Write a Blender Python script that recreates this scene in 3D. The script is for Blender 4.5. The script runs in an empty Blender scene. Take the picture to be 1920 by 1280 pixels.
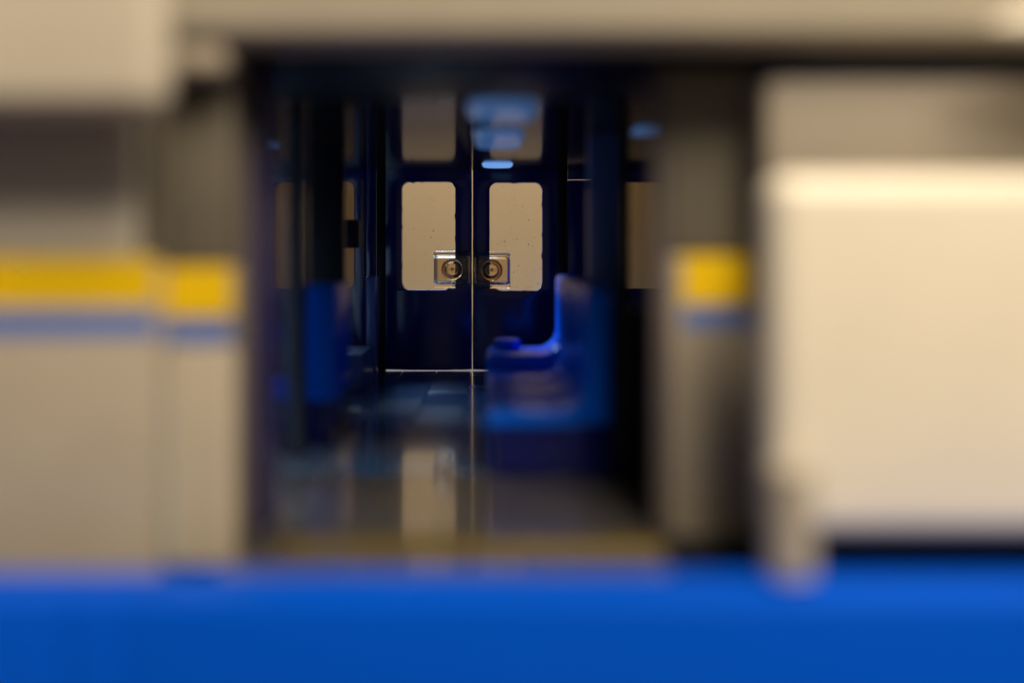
import bpy, bmesh, math, random
from mathutils import Vector, Matrix, noise as mnoise

random.seed(7)
S = bpy.context.scene
COL = S.collection
MM = 0.001
TABLE = -70.0                 # table top, in mm below the lens axis
ZO = -TABLE                   # world z of the lens axis (table is z = 0)

# ------------------------------------------------------------------ camera
cam = bpy.data.cameras.new('camera')
camo = bpy.data.objects.new('camera', cam)
COL.objects.link(camo)
camo.location = (0, 0, ZO * MM)
camo.rotation_euler = (math.radians(90), 0, 0)
cam.sensor_width = 36.0
cam.lens = 30.9
cam.shift_x = 35 / 1920
cam.shift_y = -170 / 1920
cam.clip_start = 0.002
cam.clip_end = 20.0
cam.dof.use_dof = True
cam.dof.focus_distance = 0.206
cam.dof.aperture_fstop = 5.2
S.camera = camo

# ------------------------------------------------------------------ world, lamps, exposure
W = bpy.data.worlds.new('World')
S.world = W
W.use_nodes = True
W.node_tree.nodes['Background'].inputs[0].default_value = (1.0, 0.87, 0.70, 1)
W.node_tree.nodes['Background'].inputs[1].default_value = 0.12


def emitter(name, loc, target, size, power, color, sy=None):
    d = bpy.data.lights.new(name, 'AREA')
    d.shape = 'RECTANGLE'
    d.size = size * MM
    d.size_y = (sy or size) * MM
    d.energy = power
    d.color = color
    o = bpy.data.objects.new(name, d)
    COL.objects.link(o)
    o.location = (loc[0] * MM, loc[1] * MM, (loc[2] + ZO) * MM)
    v = Vector(target) - Vector(loc)
    o.rotation_euler = v.to_track_quat('-Z', 'Y').to_euler()
    return o


emitter('key_lamp', (100, -110, 285), (25, 80, 0), 150, 2.05, (1.0, 0.835, 0.63))
emitter('cool_fill', (-265, 560, 205), (10, 145, -15), 125, 8.0, (0.34, 0.62, 1.0))  # unseen cool lamps added behind the car to light its inside
emitter('cool_fill', (-100, 560, 350), (0, 160, -20), 200, 4.5, (0.40, 0.66, 1.0))
emitter('wall_lamp', (60, 560, 470), (0, 900, 290), 260, 2.6, (1.0, 0.76, 0.47))

S.view_settings.view_transform = 'Standard'
S.view_settings.look = 'None'
S.view_settings.exposure = 0
S.view_settings.gamma = 1
S.cycles.use_denoising = True
S.cycles.max_bounces = 14
S.cycles.transmission_bounces = 12
S.cycles.transparent_max_bounces = 12
S.cycles.caustics_refractive = True
S.cycles.sample_clamp_indirect = 4.0


# ------------------------------------------------------------------ materials
def mat(name, color, rough=0.25, bump=0.0, bscale=300, ior=1.5, spec=0.5, var=0.0, vscale=120,
        trans=0.0, emit=None, estr=0.0, coat=0.0, stretch=(1, 1, 1), rvar=0.0):
    m = bpy.data.materials.new(name)
    m.use_nodes = True
    nt = m.node_tree
    b = nt.nodes['Principled BSDF']
    b.inputs['Base Color'].default_value = (*color, 1)
    b.inputs['Roughness'].default_value = rough
    b.inputs['IOR'].default_value = ior
    b.inputs['Specular IOR Level'].default_value = spec
    b.inputs['Transmission Weight'].default_value = trans
    b.inputs['Coat Weight'].default_value = coat
    b.inputs['Coat Roughness'].default_value = 0.09
    b.inputs['Coat IOR'].default_value = 1.7
    if emit:
        b.inputs['Emission Color'].default_value = (*emit, 1)
        b.inputs['Emission Strength'].default_value = estr
    tc = nt.nodes.new('ShaderNodeTexCoord')
    mp = nt.nodes.new('ShaderNodeMapping')
    mp.inputs['Scale'].default_value = stretch
    nt.links.new(tc.outputs['Object'], mp.inputs['Vector'])
    if bump:
        n = nt.nodes.new('ShaderNodeTexNoise')
        n.inputs['Scale'].default_value = bscale
        n.inputs['Detail'].default_value = 2
        nt.links.new(mp.outputs[0], n.inputs['Vector'])
        bp = nt.nodes.new('ShaderNodeBump')
        bp.inputs['Strength'].default_value = 1.0
        bp.inputs['Distance'].default_value = bump * MM
        nt.links.new(n.outputs['Fac'], bp.inputs['Height'])
        nt.links.new(bp.outputs[0], b.inputs['Normal'])
        nt.links.new(bp.outputs[0], b.inputs['Coat Normal'])
    if var:
        n = nt.nodes.new('ShaderNodeTexNoise')
        n.inputs['Scale'].default_value = vscale
        n.inputs['Detail'].default_value = 4
        nt.links.new(mp.outputs[0], n.inputs['Vector'])
        r = nt.nodes.new('ShaderNodeValToRGB')
        r.color_ramp.elements[0].position = 0.3
        r.color_ramp.elements[1].position = 0.7
        r.color_ramp.elements[0].color = (*[c * (1 - var) for c in color], 1)
        r.color_ramp.elements[1].color = (*[min(1, c * (1 + var)) for c in color], 1)
        nt.links.new(n.outputs['Fac'], r.inputs[0])
        nt.links.new(r.outputs[0], b.inputs['Base Color'])
    if rvar:
        n = nt.nodes.new('ShaderNodeTexNoise')
        n.inputs['Scale'].default_value = 900
        n.inputs['Detail'].default_value = 5
        nt.links.new(tc.outputs['Object'], n.inputs['Vector'])
        mr = nt.nodes.new('ShaderNodeMapRange')
        mr.inputs['To Min'].default_value = max(0, rough - rvar)
        mr.inputs['To Max'].default_value = rough + rvar
        nt.links.new(n.outputs['Fac'], mr.inputs[0])
        nt.links.new(mr.outputs[0], b.inputs['Roughness'])
    return m


def pane_mat(name, tint=(1, 1, 1)):
    """thin clear plastic: straight through, a little gloss, dark specks and hair scratches"""
    m = bpy.data.materials.new(name)
    m.use_nodes = True
    nt = m.node_tree
    nt.nodes.clear()
    out = nt.nodes.new('ShaderNodeOutputMaterial')
    tr = nt.nodes.new('ShaderNodeBsdfTransparent')
    tr.inputs[0].default_value = (*tint, 1)
    gl = nt.nodes.new('ShaderNodeBsdfGlossy')
    gl.inputs['Roughness'].default_value = 0.03
    df = nt.nodes.new('ShaderNodeBsdfDiffuse')
    df.inputs[0].default_value = (0.10, 0.07, 0.05, 1)
    fr = nt.nodes.new('ShaderNodeFresnel')
    fr.inputs[0].default_value = 1.3
    mx = nt.nodes.new('ShaderNodeMixShader')
    nt.links.new(fr.outputs[0], mx.inputs[0])
    nt.links.new(tr.outputs[0], mx.inputs[1])
    nt.links.new(gl.outputs[0], mx.inputs[2])
    tc = nt.nodes.new('ShaderNodeTexCoord')
    n1 = nt.nodes.new('ShaderNodeTexNoise')       # specks
    n1.inputs['Scale'].default_value = 1500
    n1.inputs['Detail'].default_value = 3
    nt.links.new(tc.outputs['Object'], n1.inputs['Vector'])
    r1 = nt.nodes.new('ShaderNodeValToRGB')
    r1.color_ramp.elements[0].position = 0.715
    r1.color_ramp.elements[0].color = (0, 0, 0, 1)
    r1.color_ramp.elements[1].position = 0.765
    r1.color_ramp.elements[1].color = (0.7, 0.7, 0.7, 1)
    nt.links.new(n1.outputs['Fac'], r1.inputs[0])
    n2 = nt.nodes.new('ShaderNodeTexNoise')       # worm-like hair scratches: iso-lines of a warped noise
    n2.inputs['Scale'].default_value = 420
    n2.inputs['Detail'].default_value = 1
    n2.inputs['Distortion'].default_value = 1.2
    nt.links.new(tc.outputs['Object'], n2.inputs['Vector'])
    sb = nt.nodes.new('ShaderNodeMath'); sb.operation = 'SUBTRACT'; sb.inputs[1].default_value = 0.5
    ab = nt.nodes.new('ShaderNodeMath'); ab.operation = 'ABSOLUTE'
    lt = nt.nodes.new('ShaderNodeMath'); lt.operation = 'LESS_THAN'; lt.inputs[1].default_value = 0.006
    nt.links.new(n2.outputs['Fac'], sb.inputs[0]); nt.links.new(sb.outputs[0], ab.inputs[0]); nt.links.new(ab.outputs[0], lt.inputs[0])
    n3 = nt.nodes.new('ShaderNodeTexNoise')       # keeps the scratches to a few places
    n3.inputs['Scale'].default_value = 300
    nt.links.new(tc.outputs['Object'], n3.inputs['Vector'])
    gt = nt.nodes.new('ShaderNodeMath'); gt.operation = 'GREATER_THAN'; gt.inputs[1].default_value = 0.66
    nt.links.new(n3.outputs['Fac'], gt.inputs[0])
    ml = nt.nodes.new('ShaderNodeMath'); ml.operation = 'MULTIPLY'
    nt.links.new(lt.outputs[0], ml.inputs[0]); nt.links.new(gt.outputs[0], ml.inputs[1])
    m2 = nt.nodes.new('ShaderNodeMath'); m2.operation = 'MULTIPLY'; m2.inputs[1].default_value = 0.45
    nt.links.new(ml.outputs[0], m2.inputs[0])
    mxx = nt.nodes.new('ShaderNodeMath'); mxx.operation = 'MAXIMUM'
    nt.links.new(r1.outputs[0], mxx.inputs[0]); nt.links.new(m2.outputs[0], mxx.inputs[1])
    mx2 = nt.nodes.new('ShaderNodeMixShader')
    nt.links.new(mxx.outputs[0], mx2.inputs[0])
    nt.links.new(mx.outputs[0], mx2.inputs[1])
    nt.links.new(df.outputs[0], mx2.inputs[2])
    nt.links.new(mx2.outputs[0], out.inputs[0])
    return m


M = {
    'white': mat('white_plastic', (0.88, 0.825, 0.685), 0.4, 0.004, 500, var=0.02),
    'cream': mat('cream_plastic', (0.44, 0.40, 0.32), 0.4, 0.004, 500, var=0.03),
    'tan': mat('tan_plastic', (0.46, 0.405, 0.315), 0.30, 0.004, 500, var=0.04),
    'grey': mat('dark_grey_plastic', (0.14, 0.125, 0.095), 0.4, 0.004, 500, var=0.05),
    'tandim': mat('shaded_tan_plastic', (0.34, 0.30, 0.235), 0.35, 0.004, 500, var=0.04),  # tan darkened: shade right of the doorway put into the colour
    'band': mat('window_band_plastic', (0.33, 0.29, 0.235), 0.4),
    'edgeshade': mat('edge_shade_plastic', (0.12, 0.10, 0.095), 0.4),
    'smoke': mat('smoky_window_plastic', (0.52, 0.49, 0.40), 0.5, 0.003, 300),
    'yellow': mat('yellow_sticker', (0.85, 0.56, 0.0), 0.4, 0.002, 900, var=0.04),
    'stripeblue': mat('blue_sticker', (0.10, 0.20, 0.55), 0.4, 0.002, 900),
    'blue': mat('blue_plastic', (0.0, 0.088, 0.68), 0.5, 0.004, 400, var=0.05, vscale=25, spec=0.08),
    'seat': mat('seat_blue_plastic', (0.0, 0.13, 0.90), 0.26, 0.010, 220, var=0.03, spec=0.06),
    'navy': mat('navy_plastic', (0.006, 0.010, 0.125), 0.16, 0.003, 300, rvar=0.05),
    'navyframe': mat('navy_frame_plastic', (0.030, 0.026, 0.085), 0.25, 0.003, 300),
    'black': mat('black_plastic', (0.005, 0.005, 0.010), 0.4, 0.003, 300, spec=0.2),
    'floor': mat('floor_tile_plastic', (0.030, 0.115, 0.30), 0.20, 0.022, 110, ior=1.5, var=0.10, vscale=70, stretch=(1, 2.2, 1), coat=1.0),
    'ceiling': mat('ceiling_tile_plastic', (0.012, 0.010, 0.010), 0.13, 0.020, 110, ior=1.3, stretch=(1, 2.4, 1), rvar=0.03),
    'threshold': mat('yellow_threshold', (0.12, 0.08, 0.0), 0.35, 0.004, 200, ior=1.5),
    'floorpale': mat('pale_floor_tile_plastic', (0.10, 0.165, 0.31), 0.26, 0.022, 110, ior=1.5, var=0.10, vscale=70, stretch=(1, 2.2, 1), coat=1.0),
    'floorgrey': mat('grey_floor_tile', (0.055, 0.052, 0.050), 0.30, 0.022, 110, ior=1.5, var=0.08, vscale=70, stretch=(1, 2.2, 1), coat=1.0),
    'sill': mat('sill_plastic', (0.10, 0.09, 0.085), 0.12, 0.004, 200, ior=1.7),
    'pole': mat('blue_grey_pole', (0.06, 0.12, 0.32), 0.28, 0.003, 300),
    'poledark': mat('dark_pole_plastic', (0.030, 0.042, 0.070), 0.3, 0.003, 300),
    'emitter': mat('blue_glow_plastic', (0.25, 0.4, 0.6), 0.2, emit=(0.10, 0.27, 0.66), estr=0.25),
    'canopy': mat('canopy_plastic', (0.60, 0.55, 0.45), 0.4, 0.004, 500, var=0.03),
    'ringtint': mat('tinted_clear_plastic', (0.46, 0.35, 0.23), 0.03, trans=1.0, ior=1.52),  # dark tint stands in for refraction in the clear stud ring
    'farglow': mat('bright_blue_glow_plastic', (0.25, 0.4, 0.6), 0.2, emit=(0.14, 0.32, 0.72), estr=1.0),
    'clear': mat('clear_plastic', (0.93, 0.84, 0.70), 0.02, trans=1.0, ior=1.52),
    'pane': pane_mat('clear_pane'),
    'dimpane': pane_mat('dimmed_pane', (0.46, 0.42, 0.37)),  # tint added to dim the view and light through the side windows
    'wall': mat('beige_wall', (0.54, 0.46, 0.335), 0.8, var=0.05, vscale=6),
    'table': mat('brown_table', (0.062, 0.034, 0.028), 0.45, 0.05, 60, var=0.25, vscale=40, stretch=(1, 8, 1)),
    'dark': mat('undercarriage_plastic', (0.03, 0.03, 0.032), 0.5),
}


# ------------------------------------------------------------------ helpers (all lengths in mm, lens axis = origin)
def X(px, d):                 # metric x of photo column px seen at depth d
    return (px - 925) * d / 1648.0


def Z(py, d):
    return (470 - py) * d / 1648.0


def w(p):
    return Vector((p[0] * MM, p[1] * MM, (p[2] + ZO) * MM))


def add_box(bm, x0, x1, y0, y1, z0, z1, bev=0.0, seg=3):
    r = bmesh.ops.create_cube(bm, size=1.0)
    vs = r['verts']
    for v in vs:
        v.co = w((x0 + (v.co.x + .5) * (x1 - x0), y0 + (v.co.y + .5) * (y1 - y0), z0 + (v.co.z + .5) * (z1 - z0)))
    if bev > 0:
        es = list({e for v in vs for e in v.link_edges})
        bmesh.ops.bevel(bm, geom=es, offset=bev * MM, segments=seg, profile=0.5, affect='EDGES', clamp_overlap=True)


def add_cyl(bm, c, r, h, axis='Z', seg=40, bev=0.0, flip=False, r2=None):
    """cylinder from point c along +axis (for 'Y' the far end is +Y)"""
    rings = []
    r2 = r if r2 is None else r2
    prof = [(0, 0), (r - bev, 0), (r, bev), (r2, h - bev), (r2 - bev, h), (0, h)] if bev > 0 else [(0, 0), (r, 0), (r2, h), (0, h)]
    lathe(bm, c, prof, axis, seg, flip)


def lathe(bm, c, prof, axis='Z', seg=40, flip=False):
    rows = []
    for (r, h) in prof:
        if r < 1e-6:
            p = (c[0], c[1], c[2] + h) if axis == 'Z' else (c[0], c[1] + h, c[2])
            rows.append([bm.verts.new(w(p))])
        else:
            row = []
            for k in range(seg):
                a = 2 * math.pi * k / seg
                if axis == 'Z':
                    p = (c[0] + r * math.cos(a), c[1] + r * math.sin(a), c[2] + h)
                else:
                    p = (c[0] + r * math.cos(a), c[1] + h, c[2] + r * math.sin(a))
                row.append(bm.verts.new(w(p)))
            rows.append(row)
    fs = []
    for a, b in zip(rows, rows[1:]):
        for k in range(seg):
            k2 = (k + 1) % seg
            if len(a) == 1 and len(b) == 1:
                continue
            if len(a) == 1:
                fs.append(bm.faces.new((a[0], b[k2], b[k])))
            elif len(b) == 1:
                fs.append(bm.faces.new((a[k], a[k2], b[0])))
            else:
                fs.append(bm.faces.new((a[k], a[k2], b[k2], b[k])))
    bmesh.ops.recalc_face_normals(bm, faces=fs)
    if flip:
        bmesh.ops.reverse_faces(bm, faces=fs)


def obj(name, bm, m, parent=None, smooth=True, sharp=35):
    me = bpy.data.meshes.new(name)
    bm.to_mesh(me)
    bm.free()
    me.materials.append(m)
    o = bpy.data.objects.new(name, me)
    COL.objects.link(o)
    if smooth:
        for p in me.polygons:
            p.use_smooth = True
        o.data.set_sharp_from_angle(angle=math.radians(sharp))
    if parent is not None:
        o.parent = parent
        o.matrix_parent_inverse = world_of(parent).inverted()
    return o


def world_of(o):
    mtx = o.matrix_basis.copy()
    if o.parent:
        mtx = world_of(o.parent) @ o.matrix_parent_inverse @ mtx
    return mtx


def box(name, m, parent, x0, x1, y0, y1, z0, z1, bev=0.2):
    bm = bmesh.new()
    add_box(bm, x0, x1, y0, y1, z0, z1, bev)
    return obj(name, bm, m, parent)


def thing(name, label, cat, base, group=None):
    o = bpy.data.objects.new(name, None)
    COL.objects.link(o)
    o.location = w(base)
    o.empty_display_size = 0.01
    tag(o, label, cat, group)
    return o


def tag(o, label, cat, group=None):
    o['label'] = label
    o['category'] = cat
    if group:
        o['group'] = group


def rrect(x0, x1, z0, z1, r, n=7, jit=0.0, notch=None):
    """rounded rectangle outline (x, z), counter-clockwise; notch = 'left'/'right' raises that lower corner"""
    pts = []
    for cx, cz, a0 in ((x1 - r, z0 + r, -90), (x1 - r, z1 - r, 0), (x0 + r, z1 - r, 90), (x0 + r, z0 + r, 180)):
        for k in range(n + 1):
            a = math.radians(a0 + 90 * k / n)
            pts.append((cx + r * math.cos(a), cz + r * math.sin(a)))
    if notch == 'right':      # the lower right corner replaced by a chamfer up to a small step
        pts = [(x1 - 2.3, z0), (x1 - 1.55, z0 + 0.45), (x1 - 0.75, z0 + 1.15), (x1, z0 + 1.2)] + pts[n + 1:]
    if notch == 'left':
        pts = pts[:3 * (n + 1)] + [(x0, z0 + 1.2), (x0 + 0.75, z0 + 1.15), (x0 + 1.55, z0 + 0.45), (x0 + 2.3, z0)]
    if jit:
        fine = []
        for (a, b) in zip(pts, pts[1:] + pts[:1]):
            L = math.hypot(b[0] - a[0], b[1] - a[1])
            k = max(1, int(L / 0.28))
            for i in range(k):
                t = i / k
                fine.append((a[0] + (b[0] - a[0]) * t, a[1] + (b[1] - a[1]) * t))
        cx, cz = (x0 + x1) / 2, (z0 + z1) / 2
        out = []
        for (px, pz) in fine:
            g = mnoise.noise(Vector((px * 0.55, pz * 0.55, 3.1)))
            f = mnoise.noise(Vector((px * 2.9, pz * 2.9, 9.7)))
            amt = max(0, g - 0.05) * 2.2 * jit * (0.4 + abs(f))
            d = Vector((cx - px, cz - pz)).normalized() * amt
            out.append((px + d.x, pz + d.y))
        pts = out
    return pts


def plate(name, m, parent, outer, holes, y0, y1, bev=0.15):
    """flat plate in the x-z plane with holes, front face at y0, back at y1, bevelled"""
    cu = bpy.data.curves.new(name, 'CURVE')
    cu.dimensions = '2D'
    cu.fill_mode = 'BOTH'
    th = (y1 - y0)
    cu.extrude = (th / 2 - bev) * MM
    cu.bevel_depth = bev * MM
    cu.bevel_resolution = 2
    cu.offset = -bev * MM
    for pts in [outer] + holes:
        sp = cu.splines.new('POLY')
        sp.points.add(len(pts) - 1)
        for p, q in zip(sp.points, pts):
            p.co = (q[0] * MM, q[1] * MM, 0, 1)
        sp.use_cyclic_u = True
    t = bpy.data.objects.new('tmp', cu)
    COL.objects.link(t)
    dg = bpy.context.evaluated_depsgraph_get()
    me = bpy.data.meshes.new_from_object(t.evaluated_get(dg))
    bpy.data.objects.remove(t)
    me.transform(Matrix.Rotation(math.radians(90), 4, 'X'))
    me.transform(Matrix.Translation((0, (y0 + y1) / 2 * MM, ZO * MM)))
    bm = bmesh.new()
    bm.from_mesh(me)
    bpy.data.meshes.remove(me)
    bmesh.ops.remove_doubles(bm, verts=bm.verts, dist=0.002 * MM)
    bmesh.ops.recalc_face_normals(bm, faces=bm.faces)
    return obj(name, bm, m, parent)


def rect(x0, x1, z0, z1):
    return [(x0, z0), (x1, z0), (x1, z1), (x0, z1)]


# ================================================================== SETTING
bm = bmesh.new()
add_box(bm, -1500, 1500, -900, 900, TABLE - 25, TABLE, 2)
t = obj('table_top', bm, M['table'])
t['kind'] = 'structure'
bm = bmesh.new()
add_box(bm, -2500, 2500, 902, 922, TABLE - 700, 1400)
t = obj('wall', bm, M['wall'])
t['kind'] = 'structure'

# ================================================================== THE TRAIN CAR
FLOOR, CEIL = -28.1, 18.75
FAR = 206.0
car = thing('toy_train_car', 'toy train car with open door, yellow and blue side stripes and a dark navy interior', 'toy train', (0, 145, TABLE))

# floor plate and tiles: 8 mm wide columns of 16 mm tiles in running bond, each a hair out of level
bm = bmesh.new()
add_box(bm, -78, 78, 84, 205.6, FLOOR - 6.5, FLOOR - 1.6, 0.2)
obj('floor_plate', bm, M['black'], car)
def tiles(name, m, ylo, yhi, start, m2=None):
    bm = bmesh.new()
    for i in range(-9, 10):
        x0 = -5.15 + 8 * i
        y = start - (0 if i % 2 else 8)
        while y < yhi:
            a, b = max(y, ylo), min(y + 16, yhi)
            y += 16
            if b - a < 2:
                continue
            n0, nf = len(bm.verts), len(bm.faces)
            add_box(bm, x0 + 0.03, x0 + 7.97, a + 0.06, b - 0.06, FLOOR - 1.55, FLOOR, 0.12, 2)
            bm.verts.ensure_lookup_table()
            bm.faces.ensure_lookup_table()
            if m2 and random.random() < 0.45:
                for f in bm.faces[nf:]:
                    f.material_index = 1
            far = a > 140
            tx = random.uniform(-1, 1) * (0.028 if far else 0.0012)
            ty = random.uniform(-1, 1) * 0.0012
            dz = random.choice((0, -.1, -.2, -.3)) if far else random.uniform(-.05, 0)
            if b > 195:
                tx, dz = 0, -0.02
            cx, cy = (x0 + 4) * MM, (a + b) / 2 * MM
            for v in bm.verts[n0:]:
                v.co.z += (v.co.y - cy) * tx + (v.co.x - cx) * ty + dz * MM
    o = obj(name, bm, m, car, False)
    if m2:
        o.data.materials.append(m2)


tiles('floor', M['floor'], 111.4, 205.6, 111.4, M['floorpale'])
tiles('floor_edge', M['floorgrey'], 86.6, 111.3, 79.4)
# door sill and yellow threshold (glossy strips in front of the tiles)
box('threshold', M['threshold'], car, X(528, 85), X(1242, 85), 83.2, 86.2, FLOOR - 1.7, FLOOR - 0.05, 0.2)
box('sill', M['sill'], car, -24.5, 15.8, 75.2, 83.1, FLOOR - 2.4, FLOOR - 0.25, 0.3)

# ceiling: wide smooth tiles
bm = bmesh.new()
y = 88.0
k = 0
box('ceiling_edge', M['black'], car, -78, 78, 86.5, 109, CEIL - 0.02, CEIL + 2, 0.2)
for (a, b) in ((109.05, 131), (131, 162), (162, 190), (190, 205.7)):
    for (c0, c1) in ((-78, -29), (-29, -5), (-5, 19), (19, 78)):
        n0 = len(bm.verts)
        add_box(bm, c0 + .03, c1 - .03, a + .03, b - .03, CEIL, CEIL + 2, 0.12, 2)
        bm.verts.ensure_lookup_table()
        tx, ty = random.uniform(-1, 1) * 0.0016, random.uniform(-1, 1) * 0.0006
        for v in bm.verts[n0:]:
            v.co.z += (v.co.y - (a + b) / 2 * MM) * tx + (v.co.x - (c0 + c1) / 2 * MM) * ty
obj('ceiling', bm, M['ceiling'], car, False)
for (cx, cy, lx, ly) in ((0.9, 191.5, 6.6, 9.5), (0.9, 148, 8.0, 25), (1.2, 118, 9.0, 18), (-41, 153, 6.5, 12), (24.5, 137, 5.5, 9)):  # tiles given a soft blue glow
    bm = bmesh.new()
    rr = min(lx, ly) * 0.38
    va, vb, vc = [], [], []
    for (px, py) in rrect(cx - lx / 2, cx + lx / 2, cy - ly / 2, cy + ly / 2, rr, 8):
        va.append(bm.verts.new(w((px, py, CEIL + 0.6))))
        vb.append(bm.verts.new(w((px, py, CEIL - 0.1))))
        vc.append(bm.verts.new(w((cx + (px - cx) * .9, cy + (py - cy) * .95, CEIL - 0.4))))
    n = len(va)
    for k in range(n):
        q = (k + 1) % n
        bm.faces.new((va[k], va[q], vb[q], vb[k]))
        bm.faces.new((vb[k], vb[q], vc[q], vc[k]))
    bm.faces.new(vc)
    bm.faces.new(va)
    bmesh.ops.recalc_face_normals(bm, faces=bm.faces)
    obj('glow_tile', bm, M['emitter' if cy < 180 else 'farglow'], car)

# roof shell above the ceiling
bm = bmesh.new()
add_box(bm, -80, 80, 86.5, 212, CEIL + 2.1, CEIL + 14, 5, 6)
obj('roof', bm, M['cream'], car)

# ------------------------------------------------------------------ far wall with its closed pair of doors
ZB = FLOOR + 0.13           # lower edge of the far doors: a slit of light under them
gapx = X(885.5, FAR)
lx0, lx1 = X(722, FAR), gapx - 0.14
rx0, rx1 = gapx + 0.14, X(1047, FAR)
ZT = CEIL + 1.5


def far_door(x0, x1, hx0, hx1, hz0, hz1, notch, handle):
    hole = rrect(hx0, hx1, hz0, hz1, 1.75, 8, 0.28, notch)
    # leaf outline, with a slightly wavy free edge along the gap and at the foot
    out = []
    inner_right = notch == 'right'
    n = 26
    for k in range(n + 1):
        xx = x0 + (x1 - x0) * k / n
        out.append((xx, ZB + 0.16 * ((xx - (x0 + x1) / 2) / 10) ** 2 + 0.05 * mnoise.noise(Vector((xx * .5, 1, 2)))))
    for k in range(1, n + 1):
        zz = ZB + (ZT - ZB) * k / n
        out.append((x1 + (0.07 * mnoise.noise(Vector((zz * .35, 5, 2))) if inner_right else 0), zz))
    out.append((x0, ZT))
    for k in range(n - 1, 0, -1):
        zz = ZB + (ZT - ZB) * k / n
        out.append((x0 + (0 if inner_right else 0.07 * mnoise.noise(Vector((zz * .35, 5, 8)))), zz))
    d = plate('door', M['navy'], car, out, [hole], FAR, FAR + 3.0, 0.18)
    bm = bmesh.new()
    add_box(bm, hx0 - 1, hx1 + 1, FAR + 3.02, FAR + 3.6, hz0 - 1, hz1 + 1, 0)
    obj('window_pane', bm, M['pane'], d)
    # clear handle: a plate with a hollow behind its face, a ring stud towards the aisle
    a0, a1, z0, z1, sx, sz = handle
    bm = bmesh.new()
    add_box(bm, a0, a1, FAR - 3.3, FAR - 0.05, z0, z1, 0.45, 4)
    fs0 = set(bm.faces)
    add_box(bm, a0 + 0.32, a1 - 0.32, FAR - 2.1, FAR - 0.3, z0 + 0.85, z1 - 0.95, 1.1, 6)
    bmesh.ops.reverse_faces(bm, faces=[f for f in bm.faces if f not in fs0])
    fs0 = set(bm.faces)
    # stud: ring tinted dark in place of refraction, with a pin and faint relief strokes in its core
    lathe(bm, (sx, FAR - 3.32, sz), [(1.3, 0), (2.5, 0), (2.5, -0.9), (2.42, -1.3), (2.25, -1.55), (2.0, -1.68), (1.8, -1.66), (1.6, -1.5), (1.4, -1.2), (1.3, 0)], 'Y', 48)
    lathe(bm, (sx, FAR - 3.32, sz), [(0, 0), (0.42, 0), (0.42, -0.35), (0.3, -0.42), (0, -0.42)], 'Y', 24)
    for dx in (-1.05, -0.75, 0.72, 1.0):
        add_box(bm, sx + dx - 0.06, sx + dx + 0.06, FAR - 3.55, FAR - 3.32, sz - 0.42, sz + 0.42, 0.03, 1)
    for f in bm.faces:
        if f not in fs0:
            f.material_index = 1
    h = obj('handle', bm, M['clear'], d)
    h.data.materials.append(M['ringtint'])
    return d


far_door(lx0, lx1, X(753, FAR), X(853.5, FAR), Z(543.5, FAR), Z(340.5, FAR), 'right',
         (X(813, 203), gapx - 0.25, Z(540, 203), Z(471, 203), X(848, 202), Z(505, 202)))
far_door(rx0, rx1, X(918, FAR), X(1017, FAR), Z(545, FAR), Z(342, FAR), 'left',
         (gapx + 0.25, X(957, 203), Z(541, 203), Z(472.5, 203), X(922, 202), Z(506.5, 202)))

# black door posts on either side, then the window walls, with hairline slits between the pieces
box('door_post', M['black'], car, X(706.2, FAR), X(721.7, FAR), FAR - 0.25, FAR + 3.2, FLOOR - 1.2, CEIL + 1.4, 0.25)
box('door_post', M['black'], car, X(1047.4, FAR), X(1064.3, FAR), FAR - 0.25, FAR + 3.2, FLOOR - 1.2, CEIL + 1.4, 0.25)


def win_wall(x0, x1, z1, h):
    p = plate('wall_panel', M['navy'], car, rect(x0, x1, FLOOR - 1.2, z1), [rrect(*h, 1.8, 8, 0.1)], FAR - 0.2, FAR + 3.0, 0.15)
    bm = bmesh.new()
    add_box(bm, h[0] - 1, h[1] + 1, FAR + 3.02, FAR + 3.6, h[2] - 1, h[3] + 1, 0)
    obj('window_pane', bm, M['dimpane'], p)
    return p


win_wall(-78, X(686, FAR), CEIL + 1.4, (X(512, FAR), X(664, FAR), Z(541, FAR), Z(340, FAR)))
win_wall(24.3, 78, CEIL + 1.4, (25.0, X(1247, FAR), Z(541, FAR), Z(341, FAR)))
box('wall_panel', M['navy'], car, X(1065.1, FAR), 24.25, FAR - 0.2, FAR + 3.0, FLOOR - 1.2, Z(338.2, FAR), 0.12)
box('wall_panel', M['navy'], car, X(1065.4, FAR), 24.25, FAR - 0.1, FAR + 3.0, Z(336.0, FAR), CEIL + 1.4, 0.1)
# left of the door: a low grey pillar with a sliver of clear plastic above it, a slim post beside
box('pillar', M['pole'], car, X(688, 196), X(706.2, 196), 194, 199, FLOOR + 0.02, Z(518, 196), 0.35)
bm = bmesh.new()
add_box(bm, X(704.4, 205), X(706.1, 205), FAR - 0.6, FAR + 2.6, Z(519, 205), Z(306, 205), 0.3, 3)
obj('clear_strip', bm, M['clear'], car)
box('slim_post', M['sill'], car, X(677, 200), X(683.5, 200), 199, 201.2, Z(540, 200), Z(335, 200), 0.6)
box('wall_panel', M['navy'], car, X(686.5, FAR), X(704.3, FAR), FAR - 0.2, FAR + 3, FLOOR - 1.2, Z(311, FAR), 0.12)
box('wall_panel', M['navy'], car, X(686.5, FAR), X(704.3, FAR), FAR - 0.1, FAR + 3, Z(308.5, FAR), CEIL + 1.4, 0.1)
# lower ledge along the left of the aisle
box('ledge', M['pole'], car, X(640, 185), X(690, 185), 176, 193.8, FLOOR + 0.02, Z(655, 185), 0.4)

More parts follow.
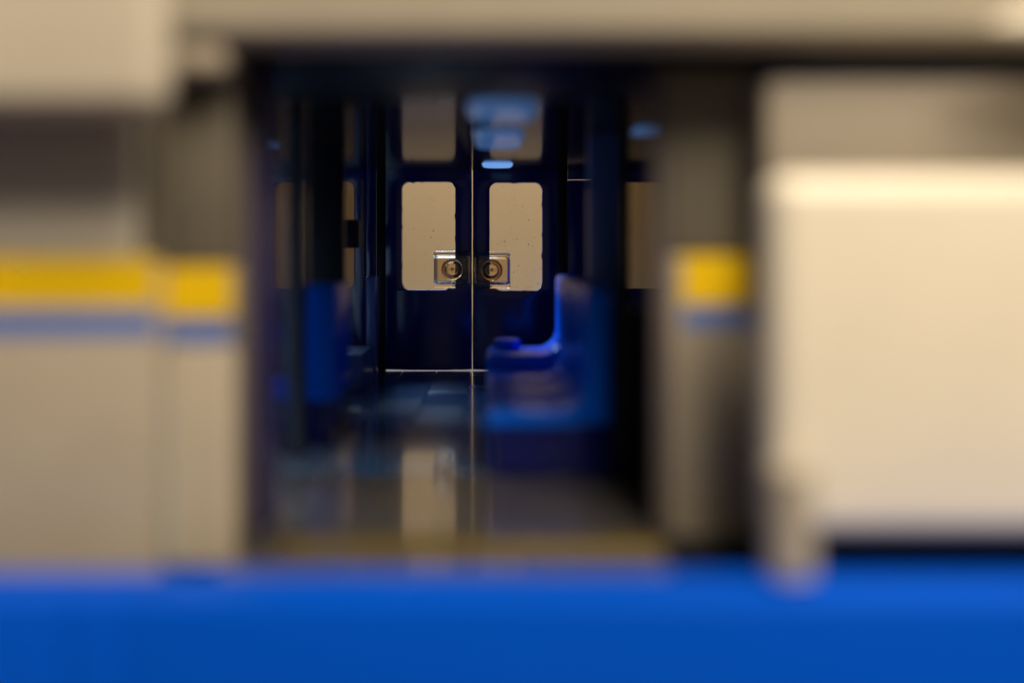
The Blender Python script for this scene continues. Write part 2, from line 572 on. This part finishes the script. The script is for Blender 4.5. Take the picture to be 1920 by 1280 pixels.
# partitions and poles
box('partition', M['black'], car, 20.7, 21.4, 138, 150, FLOOR + 0.02, CEIL + 0.3, 0.3)
box('pole', M['pole'], car, X(1101, 142), X(1161, 142), 139.5, 143.5, FLOOR + 0.02, CEIL + 0.3, 0.8)
box('partition', M['black'], car, X(577, 160), X(646, 160), 159, 161, FLOOR + 0.02, CEIL + 0.3, 0.3)
box('pole', M['poledark'], car, X(543, 123), X(573, 123), 121, 125, FLOOR + 0.02, CEIL + 0.3, 0.8)
# dark cross bar behind the left partition (breaks the strip of window)
box('grab_rail', M['black'], car, X(600, 185), X(674, 185), 184, 187, Z(465, 185), Z(412, 185), 0.5)

# ------------------------------------------------------------------ near side of the car, far out of focus
# navy frame of the open doorway
box('door_frame', M['navyframe'], car, X(484, 91), X(514, 91), 88.3, 93.5, FLOOR + 0.05, CEIL + 0.3, 0.4)
box('door_frame', M['navyframe'], car, X(1226, 93), X(1262, 93), 91.0, 95, FLOOR + 0.05, CEIL + 0.3, 0.4)
box('edge_shade', M['edgeshade'], car, X(428, 88), X(470, 88), 87.05, 91, FLOOR + 0.05, CEIL - 0.1, 0.5)  # brown strips added for the soft shading at the column edges
box('edge_shade', M['edgeshade'], car, X(1224, 89.5), X(1256, 89.5), 88.5, 90.9, FLOOR + 0.05, CEIL - 0.1, 0.5)
# header over the doorway
bm = bmesh.new()
add_box(bm, -31.5, 80, 79.5, 86.3, Z(78, 81), 42, 1.2, 4)
hd = obj('header', bm, M['cream'], car)
box('header_block', M['tan'], car, X(305, 82), X(432, 82), 80.5, 86.2, Z(142, 82), Z(79, 82), 0.8)


def stripe(parent, m, name, x0, x1, d, z0, z1):
    bm = bmesh.new()
    add_box(bm, x0, x1, d - 0.06, d + 0.2, z0, z1, 0.04, 1)
    return obj(name, bm, m, parent)


# left of the doorway: fixed column (grey above, cream below)
d = 84.0
cl = box('side_panel', M['tan'], car, X(300, d), X(436, d), d, d + 3, -36, Z(640, d), 1.0)
box('window_column', M['grey'], car, X(300, d), X(436, d), d + 0.1, d + 3, Z(499, d), Z(136, d), 0.8)
box('side_panel', M['tan'], car, X(300, d), X(434, d), d + 0.15, d + 2.9, Z(639.8, d), Z(499.2, d), 0.1)
stripe(cl, M['yellow'], 'yellow_stripe', X(300, d), X(434, d), d, Z(593, d), Z(500, d))
stripe(cl, M['stripeblue'], 'blue_stripe', X(300, d), X(434, d), d, Z(641, d), Z(600, d))
# outer sliding leaf parked left of it
d = 80.0
lf = box('sliding_door', M['tan'], car, -82, X(292, d), d, d + 2.6, -36, Z(484, d), 0.3)
stripe(lf, M['yellow'], 'yellow_stripe', -82, X(291.5, d), d, Z(573, d), Z(485, d))
stripe(lf, M['stripeblue'], 'blue_stripe', -82, X(291.5, d), d, Z(630, d), Z(583, d))
box('window_glass', M['smoke'], lf, -82, X(252, d), d + 0.3, d + 2.3, Z(481, d), Z(205, d), 0.4)
box('window_frame', M['grey'], lf, X(253, d), X(299, d), d + 0.9, d + 2.6, Z(481, d), Z(150, d), 0.5)
# rounded cream canopy over the leaf
bm = bmesh.new()
add_box(bm, -82, X(300, 72), 72.2, 76.5, Z(207, 71.5), 36, 2.0, 6)
add_box(bm, -82, -34, 76.0, 86, Z(207, 71.5) + 2.6, 35, 0.5, 2)
obj('canopy', bm, M['canopy'], car)
# right of the doorway
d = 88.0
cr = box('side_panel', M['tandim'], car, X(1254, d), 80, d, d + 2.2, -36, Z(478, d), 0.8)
stripe(cr, M['yellow'], 'yellow_stripe', X(1280, d), 32, d, Z(570, d), Z(479, d))
stripe(cr, M['stripeblue'], 'blue_stripe', X(1280, d), 32, d, Z(613, d), Z(575, d))
box('window_column', M['grey'], car, X(1252, d), X(1424, d), d + 0.1, d + 2.2, Z(477.5, d), CEIL - 0.1, 0.6)
box('window_band', M['band'], car, X(1436, 83), 80, 83.0, d + 2.1, Z(476, d), Z(165, d), 0.8)
# tapered white tip at the upper right
bm = bmesh.new()
dd = 92.0
prof = [(41.2, 0.0), (42.6, 0.7), (45.0, 1.9), (50, 3.8), (58, 5.4), (64, 6.0)]
zc = Z(52, 77)
secs = []
for i in range(7):
    pass
ring = []
for (xx, rr) in prof:
    row = []
    for k in range(24):
        a = 2 * math.pi * k / 24
        row.append(bm.verts.new(w((xx + 1.2, 76.6 + 0.35 * rr * math.cos(a), zc + rr * 0.15 + 0.55 * rr * math.sin(a)))))
    ring.append(row)
for a, b in zip(ring, ring[1:]):
    for k in range(24):
        bm.faces.new((a[k], a[(k + 1) % 24], b[(k + 1) % 24], b[k]))
bm.faces.new(ring[-1])
bmesh.ops.remove_doubles(bm, verts=bm.verts, dist=1e-6)
bmesh.ops.recalc_face_normals(bm, faces=bm.faces)
obj('white_tip', bm, M['white'], car)
# undercarriage down to the table
box('underframe', M['dark'], car, -76, 76, 90, 206, FLOOR - 16, FLOOR - 6.6, 1)
for cx in (-52, 52):
    for cy in (104, 192):
        bm = bmesh.new()
        for q in (-11, 11):
            lathe(bm, (cx + q, cy - 3, TABLE + 12.6), [(0, 0), (12.5, 0), (12.5, 1.6), (11, 2.2), (10.6, 6), (0, 6)], 'Y', 40)
        add_box(bm, cx - 16, cx + 16, cy - 4.5, cy - 3.2, TABLE + 8, FLOOR - 16.05, 0.5)
        obj('wheel_set', bm, M['dark'], car)


# ================================================================== SEATS
def seat_profile(pan, top, back_x, depth_x, rear_x, r=3.6):
    """closed outline (x, z) of the seat seen from the side, cushion to -x, backrest to +x"""
    f = FLOOR + 6.12
    p = [(depth_x + 0.2, f), (depth_x, f + 0.2), (depth_x, f + 0.4), (depth_x, pan - 0.9), (depth_x + 0.25, pan - 0.3), (depth_x + 0.9, pan)]
    for k in range(9):
        a = math.radians(-90 + 90 * k / 8)
        p.append((back_x - r + r * math.cos(a), pan + r + r * math.sin(a)))
    p += [(back_x, top - 1.0), (back_x + 0.3, top - 0.3), (back_x + 1.0, top)]
    p += [(rear_x - 0.6, top), (rear_x, top - 0.6)]
    return p, f


def make_seat(label, y0, y1, pan, top, back_x, depth_x, rear_x, stud, group, nearest=False):
    t = bpy.data.objects.new('seat', None)
    COL.objects.link(t)
    t.empty_display_size = 0.01
    t.parent = car
    t.matrix_parent_inverse = world_of(car).inverted()
    t.location = w(((depth_x + rear_x) / 2, (y0 + y1) / 2, FLOOR + 0.05))
    t['label'] = label
    p, f = seat_profile(pan, top, back_x, depth_x, rear_x)
    box('base', M['navy'], t, depth_x + 1.0, rear_x, y0 + 0.3, y1, FLOOR + 0.03, FLOOR + 6.1, 0.2)  # dark lower part: shade on the seat side put into its colour
    # cushion part: front up to the fillet; backrest part: the rest
    cut = 9  # index of the last fillet point kept by the cushion
    cush = p[:cut + 3] + [(p[cut + 2][0], f)]
    back = [(p[cut + 2][0] + 0.02, f)] + [(p[cut + 2][0] + 0.02, p[cut + 2][1])] + p[cut + 3:] + [(rear_x, f)]
    for name, pts in (('cushion', cush), ('backrest', back)):
        bm = bmesh.new()
        va = [bm.verts.new(w((x, y0, z))) for x, z in pts]
        vb = [bm.verts.new(w((x, y1, z))) for x, z in pts]
        n = len(pts)
        f1 = bm.faces.new(va)
        f2 = bm.faces.new(vb)
        for k in range(n):
            bm.faces.new((va[k], va[(k + 1) % n], vb[(k + 1) % n], vb[k]))
        bmesh.ops.recalc_face_normals(bm, faces=bm.faces)
        es = [e for e in bm.edges if (e in f1.edges or e in f2.edges)]
        e1 = [e for e in bm.edges if e in f1.edges]
        es = [e for e in bm.edges if e in f2.edges]
        if nearest:
            bmesh.ops.bevel(bm, geom=e1, offset=1.1 * MM, segments=5, profile=0.5, affect='EDGES', clamp_overlap=True)
        else:
            es = es + e1
        es = [e for e in es if e.is_valid]
        bmesh.ops.bevel(bm, geom=es, offset=0.12 * MM, segments=2, profile=0.5, affect='EDGES', clamp_overlap=True)
        obj(name, bm, M['seat'], t, True, 50)
    if stud:
        bm = bmesh.new()
        add_cyl(bm, (stud[0], stud[1], pan - 0.05), 2.4, 1.75, 'Z', 40, 0.2)
        obj('stud', bm, M['seat'], t)
    return t


G = 'blue seats in the row right of the aisle'
ys = [110.0, 124.4, 138.8]
labs = ['blue plastic seat nearest the open doorway in the row right of the aisle',
        'blue plastic seat second from the open doorway in the row right of the aisle',
        'blue plastic seat beside the blue pole, third from the open doorway']
for y0, lb in zip(ys, labs):
    make_seat(lb, y0, y0 + 14.35, -20.4, -4.6, 11.6, -1.0, 15.0, None, G, y0 == ys[0])
make_seat('blue plastic seat with a round stud on its cushion, nearest the closed far doors', 153.0, 168.0, -18.2, -4.5, 11.9, -1.3, 15.0,
          (2.6, 164.5), G)
for (a, b) in ((108.7, 139.3), (143.7, 168)):
    box('seat_support', M['black'], car, 15.2, 19.6, a, b, FLOOR + 0.03, -7.5, 0.3)
# the seat on the left faces the other way
t = make_seat('dark blue plastic seat left of the aisle, turned away behind the grey pole', 128.0, 144.0, -20.2, -5.0, -2.5, -15.5, 1.6, None, None)
t.location.x -= 25.0 * MM

# ================================================================== THINGS IN FRONT OF THE CAR
# blue platform built of long blue bricks: the near edge of the picture
pf = thing('platform', 'long bright blue plastic platform edge in front of the train car', 'platform', (0, 69.6, TABLE))
PT = Z(1073, 72)
xs = [-130, -71, X(108, 66), X(212, 66), 130]
for a, b in zip(xs, xs[1:]):
    bm = bmesh.new()
    add_box(bm, a + 0.01, b - 0.01, 66.8, 72.4, TABLE + 0.02, PT, 0.35, 3)
    obj('brick', bm, M['blue'], pf)

pn = thing('display_board', 'blank cream board with rounded top edge on a short post on the blue platform', 'board', (23.8, 70, PT))
bm = bmesh.new()
add_box(bm, X(1428, 76), 84, 73.6, 79.2, Z(1000, 76), Z(326, 76), 2.4, 8)
obj('panel', bm, M['white'], pn)
for cx in (23.9, 78.0):
    bm = bmesh.new()
    add_cyl(bm, (cx, 70.9, PT), 1.95, 9.5, 'Z', 40, 0.6)
    add_box(bm, cx - 1.2, cx + 1.2, 71.5, 73.8, PT + 4.6, PT + 8.4, 0.4)
    obj('post', bm, M['cream'], pn)
